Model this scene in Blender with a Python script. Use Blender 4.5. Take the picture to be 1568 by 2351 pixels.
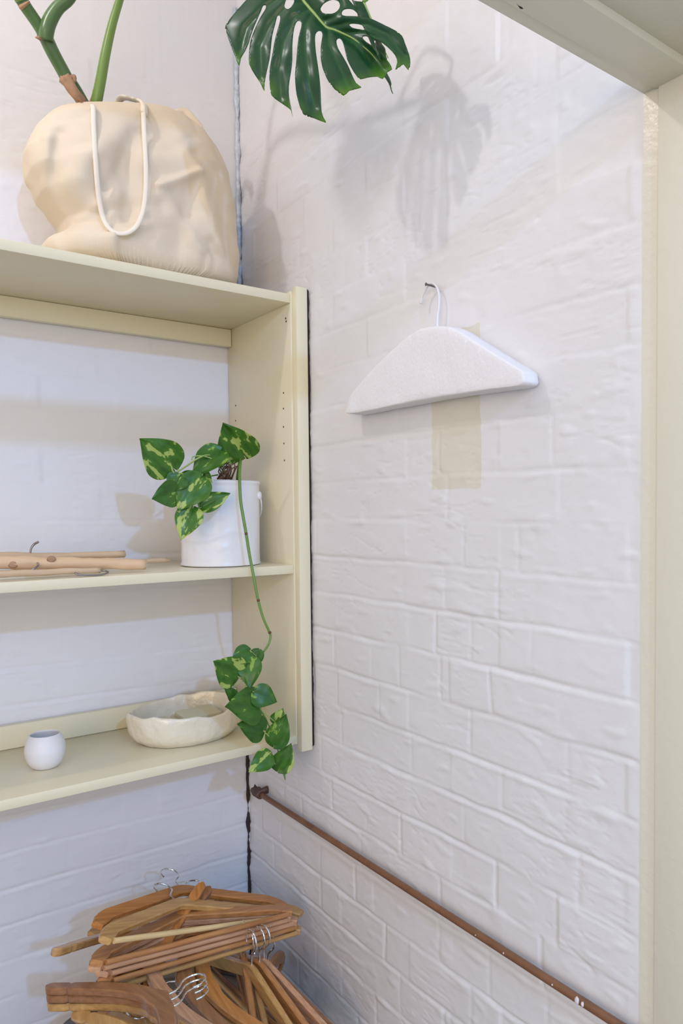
import bpy, bmesh, math, random
from mathutils import Vector, Matrix, noise
from mathutils.geometry import delaunay_2d_cdt
random.seed(7)
S = bpy.context.scene
COL = S.collection
PI = math.pi
for o in list(bpy.data.objects): bpy.data.objects.remove(o)

# ------------------------------------------------------------ camera (origin = eye, 1.55 m above the floor)
F, YAW, PIT, ROL, CX, CY = 1705.178, 0.66195, 0.037294, -0.0070198, 944.1, 1229.19
fw = Vector((math.sin(YAW)*math.cos(PIT), math.cos(YAW)*math.cos(PIT), -math.sin(PIT)))
rt0 = Vector((math.cos(YAW), -math.sin(YAW), 0)); up0 = rt0.cross(fw)
RT = rt0*math.cos(ROL)+up0*math.sin(ROL); UP = -rt0*math.sin(ROL)+up0*math.cos(ROL)
cam = bpy.data.cameras.new('camera'); camo = bpy.data.objects.new('camera', cam); COL.objects.link(camo)
cam.sensor_fit = 'HORIZONTAL'; cam.sensor_width = 36; cam.lens = F/1568*36
cam.shift_x = (784-CX)/1568; cam.shift_y = (CY-1175.5)/1568; cam.clip_start = .02
camo.matrix_world = Matrix(((RT.x,UP.x,-fw.x,0),(RT.y,UP.y,-fw.y,0),(RT.z,UP.z,-fw.z,0),(0,0,0,1)))
S.camera = camo

# ------------------------------------------------------------ light
W = bpy.data.worlds.new('world'); S.world = W; W.use_nodes = True
W.node_tree.nodes['Background'].inputs[0].default_value = (.63, .81, 1.0, 1)
W.node_tree.nodes['Background'].inputs[1].default_value = 1.30
def lamp(name, loc, power, radius, color):
    l = bpy.data.lights.new(name, 'POINT'); l.energy = power; l.shadow_soft_size = radius; l.color = color
    o = bpy.data.objects.new(name, l); o.location = loc; COL.objects.link(o); return o
L2 = Vector((-.22, 1.21, 1.24))
lamp('closet_lamp', L2, 10.8, .025, (1.0, .95, .94))
lamp('window_gap_light', (-.25, -3.6, 1.68), 265, .055, (.22, .47, 1.0))
al = bpy.data.lights.new('warm_room_fill', 'AREA'); al.energy = 42; al.color = (1.0, .64, .33); al.shape = 'RECTANGLE'; al.size = al.size_y = 1.6  # added warm fill that brightens the right wall, not a known window
ao = bpy.data.objects.new('warm_room_fill', al); ao.location = (-2.0, -1.6, .35); COL.objects.link(ao)
ao.rotation_euler = (Vector((.6, 1.0, -.2))-ao.location).to_track_quat('-Z', 'Y').to_euler()
S.view_settings.view_transform = 'Standard'; S.view_settings.look = 'None'
S.view_settings.exposure = 0.0; S.view_settings.gamma = 1; S.view_settings.use_curve_mapping = False

# ------------------------------------------------------------ geometry constants
WB, WA = .83, 1.758          # right wall X, back wall Y
FL, CE = -1.55, 1.62         # floor, ceiling
SF = 1.4343                  # shelf front Y

def ray(px, py): return fw + RT*((px-CX)/F) - UP*((py-CY)/F)
def at(px, py, X=None, Y=None, Z=None, D=None):
    d = ray(px, py)
    t = X/d.x if X is not None else Y/d.y if Y is not None else Z/d.z if Z is not None else D
    return d*t
def solve_len(P, px, py, L, far=False):
    """point on the sight line at distance L from P"""
    d = ray(px, py); a = d.dot(d); b = -2*d.dot(P); c = P.dot(P)-L*L
    q = max(b*b-4*a*c, 0)**.5
    return d*((-b+(q if far else -q))/(2*a))

# ------------------------------------------------------------ materials
def mat(name, col, rough=.5, spec=.5, metal=0, var=0, vscale=8, bump=0, bscale=60, coat=0, sss=0, emit=None):
    m = bpy.data.materials.new(name); m.use_nodes = True; nt = m.node_tree; b = nt.nodes['Principled BSDF']
    b.inputs['Base Color'].default_value = (*col, 1); b.inputs['Roughness'].default_value = rough
    b.inputs['Metallic'].default_value = metal; b.inputs['Specular IOR Level'].default_value = spec
    if coat: b.inputs['Coat Weight'].default_value = coat; b.inputs['Coat Roughness'].default_value = .15
    tc = nt.nodes.new('ShaderNodeTexCoord')
    if var:
        n = nt.nodes.new('ShaderNodeTexNoise'); n.inputs['Scale'].default_value = vscale; n.inputs['Detail'].default_value = 5
        nt.links.new(tc.outputs['Object'], n.inputs['Vector'])
        r = nt.nodes.new('ShaderNodeMixRGB'); r.blend_type = 'MIX'
        r.inputs[1].default_value = (*[c*(1-var) for c in col], 1); r.inputs[2].default_value = (*[min(1, c*(1+var)) for c in col], 1)
        nt.links.new(n.outputs['Fac'], r.inputs[0]); nt.links.new(r.outputs[0], b.inputs['Base Color'])
    if bump:
        n = nt.nodes.new('ShaderNodeTexNoise'); n.inputs['Scale'].default_value = bscale; n.inputs['Detail'].default_value = 4
        nt.links.new(tc.outputs['Object'], n.inputs['Vector'])
        bp = nt.nodes.new('ShaderNodeBump'); bp.inputs['Strength'].default_value = bump; bp.inputs['Distance'].default_value = .002
        nt.links.new(n.outputs['Fac'], bp.inputs['Height']); nt.links.new(bp.outputs[0], b.inputs['Normal'])
    return m

def node(nt, t, **kw):
    n = nt.nodes.new(t)
    for k, v in kw.items(): setattr(n, k, v)
    return n
def vmath(nt, op, a, b):
    n = node(nt, 'ShaderNodeMath', operation=op)
    for i, v in enumerate((a, b)):
        if v is None: continue
        if isinstance(v, (int, float)): n.inputs[i].default_value = v
        else: nt.links.new(v, n.inputs[i])
    return n.outputs[0]

def wall_material(name, col, rough, patch=None):
    m = mat(name, col, rough=rough, spec=.4, var=.03, vscale=3, bump=.35, bscale=55)
    nt = m.node_tree; b = nt.nodes['Principled BSDF']
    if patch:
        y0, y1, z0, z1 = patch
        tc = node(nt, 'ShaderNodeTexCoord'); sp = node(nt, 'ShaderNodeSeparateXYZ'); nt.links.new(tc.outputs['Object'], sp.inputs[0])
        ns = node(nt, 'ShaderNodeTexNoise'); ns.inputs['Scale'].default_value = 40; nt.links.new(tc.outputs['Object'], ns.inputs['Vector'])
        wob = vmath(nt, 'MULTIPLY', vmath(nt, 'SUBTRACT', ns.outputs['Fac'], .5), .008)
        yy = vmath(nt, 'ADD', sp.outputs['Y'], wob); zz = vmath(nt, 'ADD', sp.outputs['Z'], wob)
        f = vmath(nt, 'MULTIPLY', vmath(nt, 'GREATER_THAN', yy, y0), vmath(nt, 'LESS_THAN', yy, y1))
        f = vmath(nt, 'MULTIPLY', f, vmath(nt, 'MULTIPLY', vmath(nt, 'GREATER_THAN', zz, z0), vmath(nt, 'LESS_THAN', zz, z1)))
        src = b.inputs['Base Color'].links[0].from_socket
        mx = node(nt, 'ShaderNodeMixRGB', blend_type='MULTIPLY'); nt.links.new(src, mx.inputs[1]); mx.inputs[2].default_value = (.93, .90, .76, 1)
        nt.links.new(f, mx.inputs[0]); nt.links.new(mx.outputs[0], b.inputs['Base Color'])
    return m

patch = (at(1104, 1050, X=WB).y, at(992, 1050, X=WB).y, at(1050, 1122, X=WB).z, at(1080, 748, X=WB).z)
M = {}
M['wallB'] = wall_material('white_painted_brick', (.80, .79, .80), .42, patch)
M['wallA'] = wall_material('white_painted_brick_back', (.80, .79, .805), .45)
M['plaster'] = mat('white_plaster', (.80, .785, .79), .6, bump=.2)
M['cream'] = mat('cream_gloss_paint', (.81, .74, .53), .30, var=.02, vscale=2, bump=.05, bscale=120)
M['creamf'] = mat('cream_frame_paint', (.77, .745, .62), .33, var=.03, vscale=4, bump=.25, bscale=70)
M['jambpaint'] = mat('lumpy_cream_frame_paint', (.77, .735, .61), .28, var=.03, vscale=6, bump=.4, bscale=90)
M['dark'] = mat('dark_gap', (.035, .025, .02), .9, var=.4, vscale=60)
M['pinhole'] = mat('pin_hole_dark', (.10, .07, .04), .9)
M['floor'] = mat('worn_floor_boards', (.22, .16, .11), .5, var=.3, vscale=5)
M['canvas'] = mat('natural_canvas', (.76, .65, .50), .85, spec=.15, var=.05, vscale=14, bump=.12, bscale=500)
M['canvas2'] = mat('canvas_strap', (.86, .78, .65), .8, spec=.2, bump=.2, bscale=400)
M['caulk'] = mat('filler_bead_blue_glints', (.55, .62, .80), .22, var=.5, vscale=90, bump=.5, bscale=140)  # filler bead, the blue light glinting on it put into its colour
M['foam'] = mat('white_foam_wrap', (.86, .85, .87), .8, spec=.2, bump=.5, bscale=170)
M['whitepaint'] = mat('white_painted_wire', (.80, .80, .82), .5, bump=.3, bscale=300)
M['chrome'] = mat('chrome_wire', (.82, .84, .88), .12, metal=1)
M['steel'] = mat('grey_wire', (.30, .27, .27), .35, metal=.8)
M['pipe'] = mat('rusty_brown_pipe', (.21, .095, .045), .42, spec=.5, var=.45, vscale=28, bump=.4, bscale=160)
M['pipefit'] = mat('brown_pipe_fitting', (.11, .062, .045), .5, var=.4, vscale=90, bump=.5, bscale=200)
M['chip'] = mat('paint_splash', (.70, .66, .70), .5)
M['bowl'] = mat('cream_glazed_ceramic', (.82, .75, .60), .28, spec=.6, var=.05, vscale=25, bump=.9, bscale=95, coat=.5)
M['soap'] = mat('pale_green_soap', (.70, .66, .46), .5, var=.03, vscale=20)
M['cup'] = mat('matt_white_ceramic', (.80, .785, .80), .45, bump=.1, bscale=200)
M['bucket'] = mat('white_painted_tin', (.82, .81, .83), .32, spec=.5, bump=.2, bscale=40)
M['soil'] = mat('dark_potting_bark', (.09, .05, .03), .9, var=.6, vscale=80, bump=1, bscale=120)
M['stem'] = mat('green_stem', (.14, .26, .055), .4, var=.2, vscale=30)
M['stemlight'] = mat('light_green_stem', (.30, .42, .12), .4, var=.15, vscale=30)
M['root'] = mat('brown_root', (.15, .075, .04), .7)
M['mstem'] = mat('dark_monstera_stem', (.085, .17, .055), .32, spec=.5, var=.35, vscale=16, bump=.15, bscale=60)
M['mstem2'] = mat('bright_monstera_petiole', (.17, .29, .06), .35, spec=.5, var=.2, vscale=16)
M['sheath'] = mat('dry_brown_sheath', (.42, .25, .15), .8, var=.4, vscale=60, bump=.6, bscale=200)
M['basket'] = mat('grey_woven_basket', (.17, .155, .145), .85, var=.35, vscale=30, bump=.6, bscale=120)
M['driftwood'] = mat('peeled_branch_wood', (.72, .50, .31), .55, var=.14, vscale=9, bump=.3, bscale=60)
M['driftwood2'] = mat('grey_peeled_branch_wood', (.62, .45, .29), .6, var=.14, vscale=12, bump=.3, bscale=60)

def wood(name, c1, c2, rough=.33):
    m = bpy.data.materials.new(name); m.use_nodes = True; nt = m.node_tree; b = nt.nodes['Principled BSDF']
    b.inputs['Roughness'].default_value = rough; b.inputs['Coat Weight'].default_value = .25; b.inputs['Coat Roughness'].default_value = .2
    tc = node(nt, 'ShaderNodeTexCoord'); mp = node(nt, 'ShaderNodeMapping'); mp.inputs['Scale'].default_value = (5, 60, 60)
    nt.links.new(tc.outputs['Object'], mp.inputs[0])
    n = node(nt, 'ShaderNodeTexNoise'); n.inputs['Scale'].default_value = 2.5; n.inputs['Detail'].default_value = 6
    nt.links.new(mp.outputs[0], n.inputs['Vector'])
    r = node(nt, 'ShaderNodeValToRGB'); r.color_ramp.elements[0].position = .3; r.color_ramp.elements[1].position = .7
    r.color_ramp.elements[0].color = (*c1, 1); r.color_ramp.elements[1].color = (*c2, 1)
    nt.links.new(n.outputs['Fac'], r.inputs[0]); nt.links.new(r.outputs[0], b.inputs['Base Color'])
    return m
WOOD = {'mid': wood('varnished_beech', (.36, .145, .045), (.56, .27, .095)),
        'orange': wood('orange_varnished_wood', (.40, .145, .03), (.60, .26, .07)),
        'brown': wood('brown_varnished_wood', (.24, .10, .04), (.38, .18, .075)),
        'honey': wood('honey_varnished_wood', (.42, .22, .07), (.62, .36, .13)),
        'pale': wood('pale_unvarnished_wood', (.62, .44, .20), (.80, .60, .30)),
        'pink': wood('pinkish_beech', (.44, .22, .11), (.66, .38, .22), .25)}

def leaf_material(name, c1, c2, c3, rough=.3, thr=.56, scale=16):
    """green with pale variegation streaked along the leaf; uses generated position on each leaf"""
    m = bpy.data.materials.new(name); m.use_nodes = True; nt = m.node_tree; b = nt.nodes['Principled BSDF']
    b.inputs['Roughness'].default_value = rough; b.inputs['Specular IOR Level'].default_value = .5
    tc = node(nt, 'ShaderNodeTexCoord'); oi = node(nt, 'ShaderNodeObjectInfo')
    mp = node(nt, 'ShaderNodeMapping'); mp.inputs['Scale'].default_value = (1, .45, 1)
    nt.links.new(tc.outputs['Object'], mp.inputs[0])
    ad = node(nt, 'ShaderNodeVectorMath', operation='ADD'); nt.links.new(mp.outputs[0], ad.inputs[0])
    sc = node(nt, 'ShaderNodeVectorMath', operation='SCALE'); sc.inputs[0].default_value = (7, 3, 5)
    nt.links.new(oi.outputs['Random'], sc.inputs['Scale']); nt.links.new(sc.outputs[0], ad.inputs[1])
    n = node(nt, 'ShaderNodeTexNoise'); n.inputs['Scale'].default_value = scale*4; n.inputs['Detail'].default_value = 3
    nt.links.new(ad.outputs[0], n.inputs['Vector'])
    r = node(nt, 'ShaderNodeValToRGB'); e = r.color_ramp.elements
    e[0].position = .30; e[0].color = (*c1, 1); e[1].position = thr-.05; e[1].color = (*c2, 1)
    x = e.new(thr); x.color = (*c2, 1); x = e.new(thr+.035); x.color = (*c3, 1)
    nt.links.new(n.outputs['Fac'], r.inputs[0]); nt.links.new(r.outputs[0], b.inputs['Base Color'])
    tr = node(nt, 'ShaderNodeBsdfTranslucent'); nt.links.new(r.outputs[0], tr.inputs[0])
    mx = node(nt, 'ShaderNodeMixShader'); mx.inputs[0].default_value = .22
    nt.links.new(b.outputs[0], mx.inputs[1]); nt.links.new(tr.outputs[0], mx.inputs[2])
    nt.links.new(mx.outputs[0], nt.nodes['Material Output'].inputs[0])
    return m
M['pothos_pale'] = leaf_material('variegated_pothos_leaf', (.032, .125, .010), (.065, .20, .016), (.46, .58, .14), .36, .545)
M['pothos'] = leaf_material('green_pothos_leaf', (.028, .115, .012), (.055, .18, .018), (.28, .46, .07), .34, .62)
def monstera_material():
    m = bpy.data.materials.new('glossy_monstera_leaf'); m.use_nodes = True; nt = m.node_tree; b = nt.nodes['Principled BSDF']
    a = node(nt, 'ShaderNodeAttribute'); a.attribute_name = 'tint'
    b.inputs['Roughness'].default_value = .30; b.inputs['Specular IOR Level'].default_value = .4; nt.links.new(a.outputs['Color'], b.inputs['Base Color'])
    tr = node(nt, 'ShaderNodeBsdfTranslucent'); nt.links.new(a.outputs['Color'], tr.inputs[0])
    mx = node(nt, 'ShaderNodeMixShader'); mx.inputs[0].default_value = .15
    nt.links.new(b.outputs[0], mx.inputs[1]); nt.links.new(tr.outputs[0], mx.inputs[2])
    nt.links.new(mx.outputs[0], nt.nodes['Material Output'].inputs[0]); return m
M['monstera'] = monstera_material()

# ------------------------------------------------------------ object helpers
def tag(o, label=None, cat=None, group=None, kind=None):
    if label: o['label'] = label
    if cat: o['category'] = cat
    if group: o['group'] = group
    if kind: o['kind'] = kind
    return o
def empty(name, loc, label, cat, group=None):
    o = bpy.data.objects.new(name, None); o.empty_display_size = .02; o.location = loc; COL.objects.link(o)
    return tag(o, label, cat, group)
def obj(name, V, Fc, m, parent=None, smooth=True, local=False, closed=False):
    """world-space vertices unless local; parented objects keep the parent's frame"""
    me = bpy.data.meshes.new(name)
    if parent and not local:
        wm = world(parent).inverted(); V = [wm @ Vector(v) for v in V]
    me.from_pydata([tuple(v) for v in V], [], Fc); me.update()
    if closed:
        bm = bmesh.new(); bm.from_mesh(me); bmesh.ops.recalc_face_normals(bm, faces=bm.faces); bm.to_mesh(me); bm.free()
    o = bpy.data.objects.new(name, me); COL.objects.link(o)
    if m: me.materials.append(m)
    if smooth:
        me.polygons.foreach_set('use_smooth', [True]*len(me.polygons))
    if parent: o.parent = parent
    return o
def world(o):
    m = o.matrix_basis.copy()
    return world(o.parent) @ m if o.parent else m
def recenter(o, loc):
    """move a mesh object's origin to loc, keeping the shape where it is (top-level objects only)"""
    loc = Vector(loc); o.data.transform(Matrix.Translation(-loc)); o.location = loc
    return o
def smooth_angle(o, a=40):
    me = o.data; bm = bmesh.new(); bm.from_mesh(me)
    for e in bm.edges: e.smooth = len(e.link_faces) == 2 and e.calc_face_angle(0) < math.radians(a)
    for f in bm.faces: f.smooth = True
    bm.to_mesh(me); bm.free()
    return o
def box(x0, x1, y0, y1, z0, z1, bev=0.0015, seg=2):
    bm = bmesh.new(); bmesh.ops.create_cube(bm, size=1)
    for v in bm.verts: v.co = Vector(((x0+x1)/2+v.co.x*(x1-x0), (y0+y1)/2+v.co.y*(y1-y0), (z0+z1)/2+v.co.z*(z1-z0)))
    if bev: bmesh.ops.bevel(bm, geom=list(bm.edges), offset=bev, segments=seg, affect='EDGES', profile=.5)
    bm.verts.ensure_lookup_table(); bm.faces.ensure_lookup_table()
    V = [v.co.copy() for v in bm.verts]; Fc = [[v.index for v in f.verts] for f in bm.faces]; bm.free()
    return V, Fc
def bxo(name, m, parent, *a, **k):
    V, Fc = box(*a, **k); return smooth_angle(obj(name, V, Fc, m, parent))
def join(*parts):
    V, Fc = [], []
    for v, f in parts:
        n = len(V); V += list(v); Fc += [[i+n for i in q] for q in f]
    return V, Fc
def cr(P, n=8, closed=False):
    """Catmull-Rom through points (Vectors or tuples of any size)"""
    P = [Vector(p) for p in P]; out = []; N = len(P)
    for i in range(N if closed else N-1):
        p1, p2 = P[i], P[(i+1) % N]
        p0 = P[i-1] if (i > 0 or closed) else p1*2-p2
        p3 = P[(i+2) % N] if (i+2 < N or closed) else p2*2-p1
        for k in range(n):
            t = k/n
            out.append(.5*((2*p1)+(p2-p0)*t+(2*p0-5*p1+4*p2-p3)*t*t+(-p0+3*p1-3*p2+p3)*t**3))
    if not closed: out.append(P[-1])
    return out
def tube(P, R, seg=12, caps=True, wob=0, flat=1, flatdir=None):
    P = [Vector(p) for p in P]; n = len(P)
    if not hasattr(R, '__len__'): R = [R]*n
    if len(R) != n:
        R = [R[min(int(i/(n-1)*(len(R)-1)), len(R)-2)]*(1-((i/(n-1)*(len(R)-1)) - min(int(i/(n-1)*(len(R)-1)), len(R)-2)))
             + R[min(int(i/(n-1)*(len(R)-1)), len(R)-2)+1]*((i/(n-1)*(len(R)-1)) - min(int(i/(n-1)*(len(R)-1)), len(R)-2)) for i in range(n)]
    V, Fc = [], []; nrm = None
    for i in range(n):
        t = (P[min(i+1, n-1)]-P[max(i-1, 0)]).normalized()
        if nrm is None:
            a = Vector(flatdir) if flatdir else (Vector((0, 0, 1)) if abs(t.z) < .9 else Vector((1, 0, 0)))
            nrm = (a-t*a.dot(t)).normalized()
        else: nrm = (nrm-t*nrm.dot(t)).normalized()
        b = t.cross(nrm)
        for k in range(seg):
            a = 2*PI*k/seg; r = R[i]*(1+(wob*noise.noise(Vector((P[i].x*40+9*math.cos(a)*.3, P[i].y*40+math.sin(a)*2, P[i].z*40))) if wob else 0))
            V.append(P[i]+nrm*(math.cos(a)*r*flat)+b*(math.sin(a)*r))
    for i in range(n-1):
        for k in range(seg):
            k2 = (k+1) % seg; Fc.append([i*seg+k, i*seg+k2, (i+1)*seg+k2, (i+1)*seg+k])
    if caps: Fc.append(list(range(seg))[::-1]); Fc.append([(n-1)*seg+k for k in range(seg)])
    return V, Fc
def lathe(prof, c=(0, 0, 0), seg=64, sx=1, sy=1, rot=0, fn=None):
    V, Fc = [], []; n = len(prof); c = Vector(c)
    for i, (r, z) in enumerate(prof):
        for k in range(seg):
            a = 2*PI*k/seg; x, y = r*math.cos(a)*sx, r*math.sin(a)*sy
            p = Vector((x*math.cos(rot)-y*math.sin(rot), x*math.sin(rot)+y*math.cos(rot), z))
            if fn: p = fn(p, a, i)
            V.append(c+p)
    for i in range(n-1):
        for k in range(seg):
            k2 = (k+1) % seg; Fc.append([i*seg+k, i*seg+k2, (i+1)*seg+k2, (i+1)*seg+k])
    Fc.append(list(range(seg))[::-1]); Fc.append([(n-1)*seg+k for k in range(seg)])
    return V, Fc

def inside(p, poly):
    x, y = p; c_ = False; n = len(poly)
    for i in range(n):
        x1, y1 = poly[i]; x2, y2 = poly[i-1]
        if (y1 > y) != (y2 > y) and x < (x2-x1)*(y-y1)/(y2-y1)+x1: c_ = not c_
    return c_

# ------------------------------------------------------------ painted brick walls (real relief)
def axis(a, b, fine0, fine1, s, coarse=.12):
    out = [a]
    while out[-1] < b-1e-9:
        x = out[-1]; st = s if fine0-1e-9 <= x < fine1 else coarse
        nx = x+st
        if x < fine0 < nx: nx = fine0
        out.append(min(nx, b))
    return out
C0, CH = -.0240, .0785       # z of one bed joint on the right wall, course height
JB = {-1: [.964, 1.083], 0: [.80, .922, 1.164, 1.40], 1: [.723, .843, .972, 1.092, 1.215, 1.34], 2: [.77, .908, .999, 1.23], 3: [.86, .986, 1.105, 1.334],
      4: [.70, .911, 1.169, 1.42], 5: [.705, .835, 1.07, 1.31, 1.55], 6: [.68, .923, 1.146, 1.39, 1.63], 7: [.72, .849, .976, 1.105, 1.22, 1.35, 1.5],
      8: [.75, .99, 1.24, 1.48], 9: [.74, .865, .995, 1.121, 1.262, 1.40, 1.58], 10: [.91, 1.158, 1.40, 1.62], 11: [.86, .98, 1.109, 1.352, 1.5], 12: [.94, 1.19, 1.42, 1.62]}
def joints(n, seed, lo, hi):
    r = random.Random(n*31+seed); st = .122 if n % 3 == 0 else .245
    x = lo-.3+r.random()*.2; o = []
    while x < hi: o.append(x+r.uniform(-.008, .008)); x += st
    return o
def relief(u, z, jfun, seed, vert=1.0):
    """height of the paint surface out of the wall at (u along, z up)"""
    N_ = lambda a, b, c: noise.noise(Vector((u*a, z*b, seed+c)))
    zz = z+N_(2.1, 1.3, 0)*.005+N_(13, 9, 5)*.0028+N_(45, 30, 6)*.0008
    k = (C0-zz)/CH; n = math.floor(k); fz = (k-n)*CH
    dz = min(fz, CH-fz)
    strength = .15+.85*(.5+.5*math.tanh((-z+.02)*2.8))
    a = .5+.5*N_(4.1, 8, 11)+.35*N_(17, 20, 12)
    vis = max(0, min(1, (a-.12)*1.5))
    wd = .0030*(1+.5*N_(8, 12, 14))
    g = math.exp(-(dz/wd)**2)*vis*strength
    w2 = N_(10, 16, 3)*.0035+N_(40, 40, 4)*.0007
    dj = min([abs(u+w2-j) for j in jfun(n)] or [1])
    gv = math.exp(-(dj/.0028)**2)*strength*vert*max(0, min(1, .45+1.1*noise.noise(Vector((n*1.7, round(u*8)*2.3, seed+21)))))
    g = max(g, gv)
    jn = round(u/.24+n*.5)
    tilt = noise.noise(Vector((n*3.1, jn*2.7, seed)))*.0026
    h = -g*.0030+tilt*(1-.6*math.exp(-(dz/.006)**2))
    h += N_(7, 10, 29)*.0011+N_(16, 30, 30)*.0006+N_(45, 75, 31)*.00032
    q = N_(22, 55, 40)                                                 # lumps and runs of old paint
    if q > .30: h += (q-.30)*.0034
    q = N_(9, 70, 44)                                                  # ragged horizontal cracks of a lifted paint film
    if abs(q) < .05 and N_(5, 5, 47) > .12: h -= (.05-abs(q))*.022
    if .004 < fz < .013: h += (1-abs(fz-.0085)/.0045)*.0011*strength*vis   # bead of paint on the lip below a joint
    return h
def jB(n): return JB.get(n) or joints(n, 3, .5, 1.8)
JAc = {}
def jA(n):
    if n not in JAc: JAc[n] = joints(n, 8, -1, .9)
    return JAc[n]
ys = axis(.577, WA+.02, .577, WA+.02, .0040)
zs = axis(FL, CE, -1.32, 1.0, .0028)
V = []
for z in zs:
    for y in ys:
        h = relief(y, z, jB, 1.3)
        e = max(0, 1-(WA-y)/.05) if y < WA else 1
        h += e*noise.noise(Vector((y*30, z*22, 77)))*.005
        if y < .59: h *= (y-.577)/.013
        V.append((WB-h, y, z))
n = len(ys); Fc = [[j*n+i, (j+1)*n+i, (j+1)*n+i+1, j*n+i+1] for j in range(len(zs)-1) for i in range(n-1)]
tag(obj('wall_right', V, Fc, M['wallB']), kind='structure')
xs = axis(-.95, WB+.02, .15, WB+.02, .0048)
V = []
for z in zs:
    for x in xs:
        h = relief(x, z, jA, 9.1, .45) if x > .1 else 0
        if x > .1: h *= .8
        V.append((x, WA-h, z))
n = len(xs); Fc = [[j*n+i, j*n+i+1, (j+1)*n+i+1, (j+1)*n+i] for j in range(len(zs)-1) for i in range(n-1)]
tag(obj('wall_back', V, Fc, M['wallA']), kind='structure')
tag(bxo('wall_left', M['plaster'], None, -1.05, -.95, .577, WA+.1, FL, CE, bev=0), kind='structure')
tag(bxo('floor', M['floor'], None, -3, 3, -4.2, WA+.1, FL-.05, FL, bev=0), kind='structure')
tag(bxo('ceiling', M['plaster'], None, -1.05, WB+.1, .45, WA+.1, CE, CE+.05, bev=0), kind='structure')

# room-side wall beside the closet opening, frame around the opening
tag(bxo('wall_front', M['plaster'], None, WB+.02, 2.2, .42, .56, FL, CE, bev=0), kind='structure')
JY = .5535
frame = []
tag(bxo('trim_1', M['jambpaint'], None, WB-.0006, WB+.05, JY-.01, .5772, FL, CE, bev=0), kind='structure')
tag(bxo('trim_2', M['creamf'], None, WB-.004, WB+.05, .40, JY, FL, CE, bev=.001), kind='structure')
HZ = .5225
tag(bxo('trim_3', M['creamf'], None, -.95, WB, .557, .577, HZ+.001, .556, bev=.001), kind='structure')
tag(bxo('trim_4', M['creamf'], None, -.95, WB-.002, .508, .5585, HZ-.0015, .556, bev=.001), kind='structure')
tag(bxo('trim_5', M['creamf'], None, -.95, WB-.002, .40, .5085, HZ+.008, .556, bev=.001), kind='structure')
# small chip of bare wood on the header's back edge
tag(bxo('wall_light_blocker', M['plaster'], None, -1.05, WB+.1, .42, .56, .95, CE, bev=0), kind='structure')  # unseen panel added to keep light off the upper back wall
P = [at(1186, 9, Z=HZ-.0016), at(1190, 13, Z=HZ-.0016), at(1199, 17, Z=HZ-.0016), at(1201, 21, Z=HZ-.0016), at(1194, 20, Z=HZ-.0016)]
tag(obj('trim_9', P+[p+Vector((0, 0, .0012)) for p in P], [[0, 1, 2, 3, 4]]+[[i, (i+1) % 5, (i+1) % 5+5, i+5] for i in range(5)], M['dark'], smooth=False), kind='structure')
# dark strips painting the shade inside the shelf gap and corner crack; corner filler bead
def ribbon(z0, z1, fx, fy, name, m, step=.004, w=.004, wn=.5, seed=0, label=None, dirx=(1, -.25, 0)):
    P = []; R = []; z = z0
    while z <= z1:
        q = noise.noise(Vector((z*32, seed, 2))); q2 = noise.noise(Vector((z*90, seed, 6)))
        P.append(Vector((fx(z)+q*.0022+q2*.0009, fy(z), z))); R.append(max(.0004, w*(1+wn*noise.noise(Vector((z*24, seed, 9))) + .5*wn*q2)))
        z += step
    R[0] = R[-1] = .0003
    V, Fc = tube(P, R, 10)
    return obj(name, V, Fc, m)

# ------------------------------------------------------------ shelving unit
su = empty('shelving_unit', (.2, 1.6, -.52), 'cream painted built-in shelving unit with three shelves fixed to the back wall', 'shelves')
ZT, ZM, ZB = .4622, -.1232, -.5007
SX = .7915
bxo('shelf', M['cream'], su, -.60, SX, SF, WA-.004, ZT-.0195, ZT)
bxo('shelf', M['cream'], su, -.60, SX, SF, WA-.006, ZM-.019, ZM)
bxo('shelf', M['cream'], su, -.60, SX+.003, SF, WA-.004, ZB-.0188, ZB)
bxo('side_panel', M['cream'], su, SX, SX+.018, SF-.0005, WA-.004, ZB-.019, .468)
bxo('side_panel', M['cream'], su, -.618, -.60, SF, WA-.004, ZB-.019, .468)
bxo('stile', M['cream'], su, SX+.0035, .8218, SF-.0205, SF-.0008, -.532, .4745, bev=.0012)
bxo('back_rail', M['cream'], su, -.598, SX-.001, WA-.026, WA-.006, .4005, ZT-.0197)
bxo('back_rail', M['cream'], su, -.598, SX-.001, WA-.024, WA-.006, ZB+.0003, ZB+.050)
for (px, py) in [(651, 902), (651, 938), (651, 980), (652, 1018), (653, 1057)]:
    p = at(px, py, X=SX); V, Fc = lathe([(.0021, -.0006), (.0021, .0004)], seg=14); V = [Vector((p.x-v.z, p.y+v.x, p.z+v.y)) for v in V]
    obj('pin_hole', V, Fc, M['pinhole'], su)
for (px, py) in [(541, 931), (541, 966)]:
    p = at(px, py, X=SX); V, Fc = lathe([(.0021, -.0006), (.0021, .0004)], seg=14); V = [Vector((p.x-v.z, p.y+v.x, p.z+v.y)) for v in V]
    obj('pin_hole', V, Fc, M['pinhole'], su)
for (px, py) in [(656, 731), (657, 738)]:
    p = at(px, py, X=SX); V, Fc = lathe([(.0024, -.0008), (.0024, .0004)], seg=14); V = [Vector((p.x-v.z, p.y+v.x, p.z+v.y)) for v in V]
    obj('screw_hole', V, Fc, M['pinhole'], su)
g = ribbon(-.528, .478, lambda z: .8262+.0012*math.sin(z*7), lambda z: SF-.011, 'wall_gap', M['dark'], w=.0044, wn=.35, seed=4)
tag(g, kind='structure'); g.name = 'gap_shade'
g = ribbon(-1.25, -.52, lambda z: WB-.003, lambda z: WA-.003, 'crack_shade', M['dark'], w=.0036, wn=1.3, seed=8); tag(g, kind='structure')
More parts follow.
